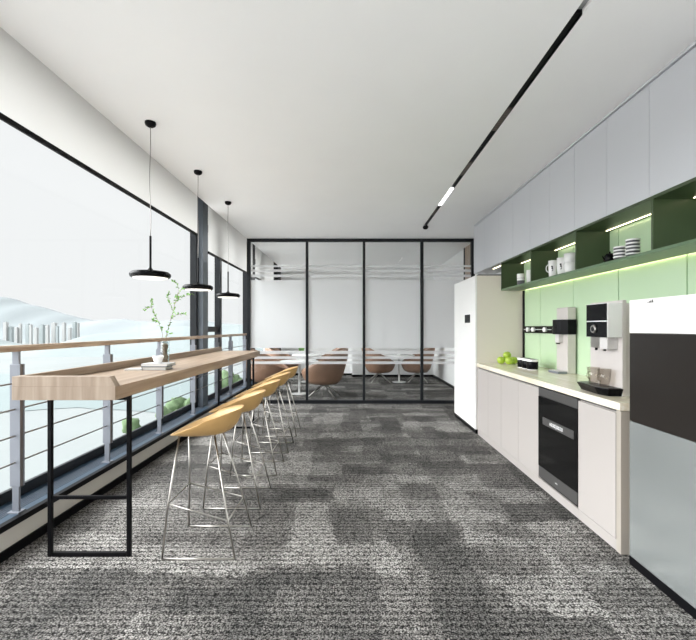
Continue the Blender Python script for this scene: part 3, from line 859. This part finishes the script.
dup(ch, (.70, 10.1, 0), PI+.1, 'brown tub armchair left of the far right meeting table')
dup(ch, (1.66, 10.15, 0), -.1, 'brown tub armchair right of the far right meeting table')
dup(ch, (-1.95+.25, 10.1, 0), PI, 'brown tub armchair behind, left of the table with the plant')
dup(ch, (-.55, 10.35, 0), .1, 'brown tub armchair behind, right of the table with the plant')
mt = thing('meeting_table', 'round white pedestal table between the two front armchairs behind the glass', 'table', (-1.06, 8.32, 0), 0, 'round white meeting tables')
bm = bmesh.new(); lathe(bm, [(.37, .655), (.39, .662), (.39, .674), (.385, .678), (.01, .679)], n=48); link('tabletop', bm, M['wht'], mt)
bm = bmesh.new(); lathe(bm, [(.03, .012), (.024, .03), (.022, .64), (.06, .655)], n=20); link('pedestal', bm, M['wht'], mt)
bm = bmesh.new(); lathe(bm, [(.17, 0), (.17, .008), (.15, .014), (.02, .016)], n=36); link('base', bm, M['wht'], mt)
ch.scale = c2.scale = (1.1, 1.1, 1.02)
dup(mt, (1.20, 10.12, 0), 0, 'round white pedestal table between the two far right armchairs')
dup(mt, (-1.10, 10.2, 0), 0, 'round white table with the small green plant, behind the front table')
t = thing('potted_plant', 'small green plant on the back left meeting table', 'plant', (-1.22, 10.0, .679))
bm = bmesh.new(); lathe(bm, [(.04, 0), (.055, .01), (.06, .08), (.05, .08), (.01, .07)], n=24); link('pot', bm, M['wht'], t)
lf = bmesh.new()
for k in range(70):
    a = rnd.uniform(0, 2*PI); leaf(Vector((.02*math.cos(a), .02*math.sin(a), .08+rnd.uniform(0, .08))), Vector((math.cos(a), math.sin(a), rnd.uniform(.2, 1.6))), rnd.uniform(.05, .09))
link('leaves', lf, M['leaf'], t, fix=False)
bm = bmesh.new(); lathe(bm, [(.03, 0), (.042, .02), (.034, .08), (.016, .11), (.02, .13)], n=24)
b_ = link('table_vase', bm, M['wht'], None, (1.19, 10.1, .679)); tag(b_, 'small white vase on the far right meeting table', 'vase')

# ------------------------------------------------------------------ the view outside
GZ = -70.0
o = struct('ground', M['ground'], (-3000, -2.7, -600, 4000, GZ-2, GZ)); tag(o, 'pale hazy plain below the windows', 'ground', kind='structure')
struct('bounce_slab', M['bounce_slab'], (-420, -3, -350, 135, GZ, GZ+.3), label='unseen pale slab added below the building to bounce light onto the ceiling')  # unseen slab, added to bounce daylight up onto the ceiling
bm = bmesh.new(); near = []; far = []
for k in range(81):
    x = -1900+k*23
    near.append(bm.verts.new((x, 340+60*noise.noise(Vector((x*.006, 0, 0)))+18*noise.noise(Vector((x*.03, 5, 0))), GZ+.4)))
    far.append(bm.verts.new((x, 620+90*noise.noise(Vector((x*.004, 9, 0))), GZ+.4)))
for k in range(80): bm.faces.new((near[k], near[k+1], far[k+1], far[k]))
o = link('river', bm, M['water']); tag(o, 'pale river in the hazy valley outside', 'water', kind='structure')
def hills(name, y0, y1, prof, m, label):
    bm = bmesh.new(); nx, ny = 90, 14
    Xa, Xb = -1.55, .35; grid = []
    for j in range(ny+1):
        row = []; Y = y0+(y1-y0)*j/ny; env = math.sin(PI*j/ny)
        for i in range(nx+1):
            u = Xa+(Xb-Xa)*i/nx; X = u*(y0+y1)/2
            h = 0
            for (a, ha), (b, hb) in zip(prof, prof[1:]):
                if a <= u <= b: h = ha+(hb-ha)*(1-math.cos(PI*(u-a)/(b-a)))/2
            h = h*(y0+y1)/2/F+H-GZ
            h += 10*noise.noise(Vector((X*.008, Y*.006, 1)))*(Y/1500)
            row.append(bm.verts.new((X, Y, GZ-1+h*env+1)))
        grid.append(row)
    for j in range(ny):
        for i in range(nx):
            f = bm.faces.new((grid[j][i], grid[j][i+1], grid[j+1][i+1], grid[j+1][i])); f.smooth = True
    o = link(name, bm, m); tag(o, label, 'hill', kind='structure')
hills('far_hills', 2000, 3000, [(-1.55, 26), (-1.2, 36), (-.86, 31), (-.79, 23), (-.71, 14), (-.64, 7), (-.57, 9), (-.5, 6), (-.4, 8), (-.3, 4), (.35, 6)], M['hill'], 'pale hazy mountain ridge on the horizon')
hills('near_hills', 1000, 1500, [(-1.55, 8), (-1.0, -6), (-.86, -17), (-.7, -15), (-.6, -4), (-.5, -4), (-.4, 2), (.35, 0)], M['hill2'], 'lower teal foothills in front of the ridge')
rr = random.Random(11)
names = ['far left', 'left', 'central', 'right']
tow = []
for k in range(15):
    pxx = 6+k*5.2+rr.uniform(-1.5, 1.5); Y = rr.uniform(1560, 1850)
    top = rr.uniform(0, 6)
    wpx = rr.uniform(2.0, 4.2)
    tow.append((pxx, Y, top, wpx))
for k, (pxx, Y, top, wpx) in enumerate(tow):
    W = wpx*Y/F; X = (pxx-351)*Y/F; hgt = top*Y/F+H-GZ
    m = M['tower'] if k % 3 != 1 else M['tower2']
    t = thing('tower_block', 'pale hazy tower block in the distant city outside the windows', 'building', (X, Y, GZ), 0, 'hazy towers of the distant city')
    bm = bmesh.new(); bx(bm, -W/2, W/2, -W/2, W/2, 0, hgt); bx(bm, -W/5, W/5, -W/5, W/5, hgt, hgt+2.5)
    link('tower_walls', bm, m, t)
# trees close below the window
def tree(X, Y, ztop, r, label):
    t = thing('tree', label, 'tree', (X, Y, GZ), 0, 'trees below the windows')
    bm = bmesh.new(); tube(bm, [(0, 0, 0), (0, 0, ztop-GZ-r)], [.5, .2], 8); link('trunk', bm, M['twig'], t)
    bm = bmesh.new()
    for k in range(9):
        c = Vector((rr.uniform(-1, 1)*r*.5, rr.uniform(-1, 1)*r*.5, ztop-GZ-r*1.2+rr.uniform(-1, .8)*r*1.0))
        g = bmesh.ops.create_icosphere(bm, subdivisions=3, radius=r*rr.uniform(.35, .6), matrix=Matrix.Translation(c))
        for v in g['verts']: v.co += (v.co-c)*noise.noise(v.co*1.1)*.55
    for f in bm.faces: f.smooth = True
    link('crown', bm, M['tree'], t)
for i, (pxx, pyy, Y, r, lb) in enumerate(((137, 418, 60, 2.0, 'green treetop just above the sill beside the bar leg'),
                                      (166, 408, 60, 2.2, 'green treetop between the first railing posts past the bar leg'),
                                      (182, 392, 84, 3.2, 'tall green treetop left of the dark column'),
                                      (233, 375, 90, 4.0, 'green treetop seen right of the dark column'))):
    tree((pxx-351)*Y/F, Y, H-(pyy-328)*Y/F, r, lb)

# ------------------------------------------------------------------ light
w = bpy.data.worlds.new('sky'); scn.world = w; w.use_nodes = True
nt = w.node_tree; bg = nt.nodes['Background']
tc = nt.nodes.new('ShaderNodeTexCoord')
sun = Vector((-.80, -.12, .58)).normalized()
dot = nt.nodes.new('ShaderNodeVectorMath'); dot.operation = 'DOT_PRODUCT'; dot.inputs[1].default_value = sun
nrm = nt.nodes.new('ShaderNodeVectorMath'); nrm.operation = 'NORMALIZE'
nt.links.new(tc.outputs['Generated'], nrm.inputs[0]); nt.links.new(nrm.outputs[0], dot.inputs[0])
mr = nt.nodes.new('ShaderNodeMapRange'); mr.interpolation_type = 'SMOOTHSTEP'
mr.inputs['From Min'].default_value = .62; mr.inputs['From Max'].default_value = 1.0
mr.inputs['To Min'].default_value = .86; mr.inputs['To Max'].default_value = 12.0
nt.links.new(dot.outputs['Value'], mr.inputs['Value'])
bg.inputs['Color'].default_value = (.99, .995, 1, 1)
sx = nt.nodes.new('ShaderNodeSeparateXYZ'); nt.links.new(nrm.outputs[0], sx.inputs[0])
m3 = nt.nodes.new('ShaderNodeMapRange'); m3.interpolation_type = 'SMOOTHSTEP'
m3.inputs['From Min'].default_value = .35; m3.inputs['From Max'].default_value = -.7
m3.inputs['To Min'].default_value = 0; m3.inputs['To Max'].default_value = .45
nt.links.new(sx.outputs['Y'], m3.inputs['Value'])
ad = nt.nodes.new('ShaderNodeMath'); nt.links.new(mr.outputs['Result'], ad.inputs[0]); nt.links.new(m3.outputs['Result'], ad.inputs[1])
nt.links.new(ad.outputs[0], bg.inputs['Strength'])

scn.view_settings.view_transform = 'Standard'; scn.view_settings.look = 'None'
scn.view_settings.exposure = 0.1; scn.view_settings.gamma = 1.0
scn.view_settings.use_curve_mapping = False
try:
    scn.cycles.max_bounces = 10; scn.cycles.diffuse_bounces = 6; scn.cycles.transparent_max_bounces = 16
except Exception: pass

cam = bpy.data.cameras.new('camera'); co = bpy.data.objects.new('camera', cam); C.objects.link(co)
co.location = (0, 0, H); co.rotation_euler = (PI/2, 0, 0)
cam.sensor_fit = 'HORIZONTAL'; cam.sensor_width = 36; cam.lens = 36*F/696
cam.shift_x = -3/696; cam.shift_y = 8/696; cam.clip_end = 6000
scn.camera = co
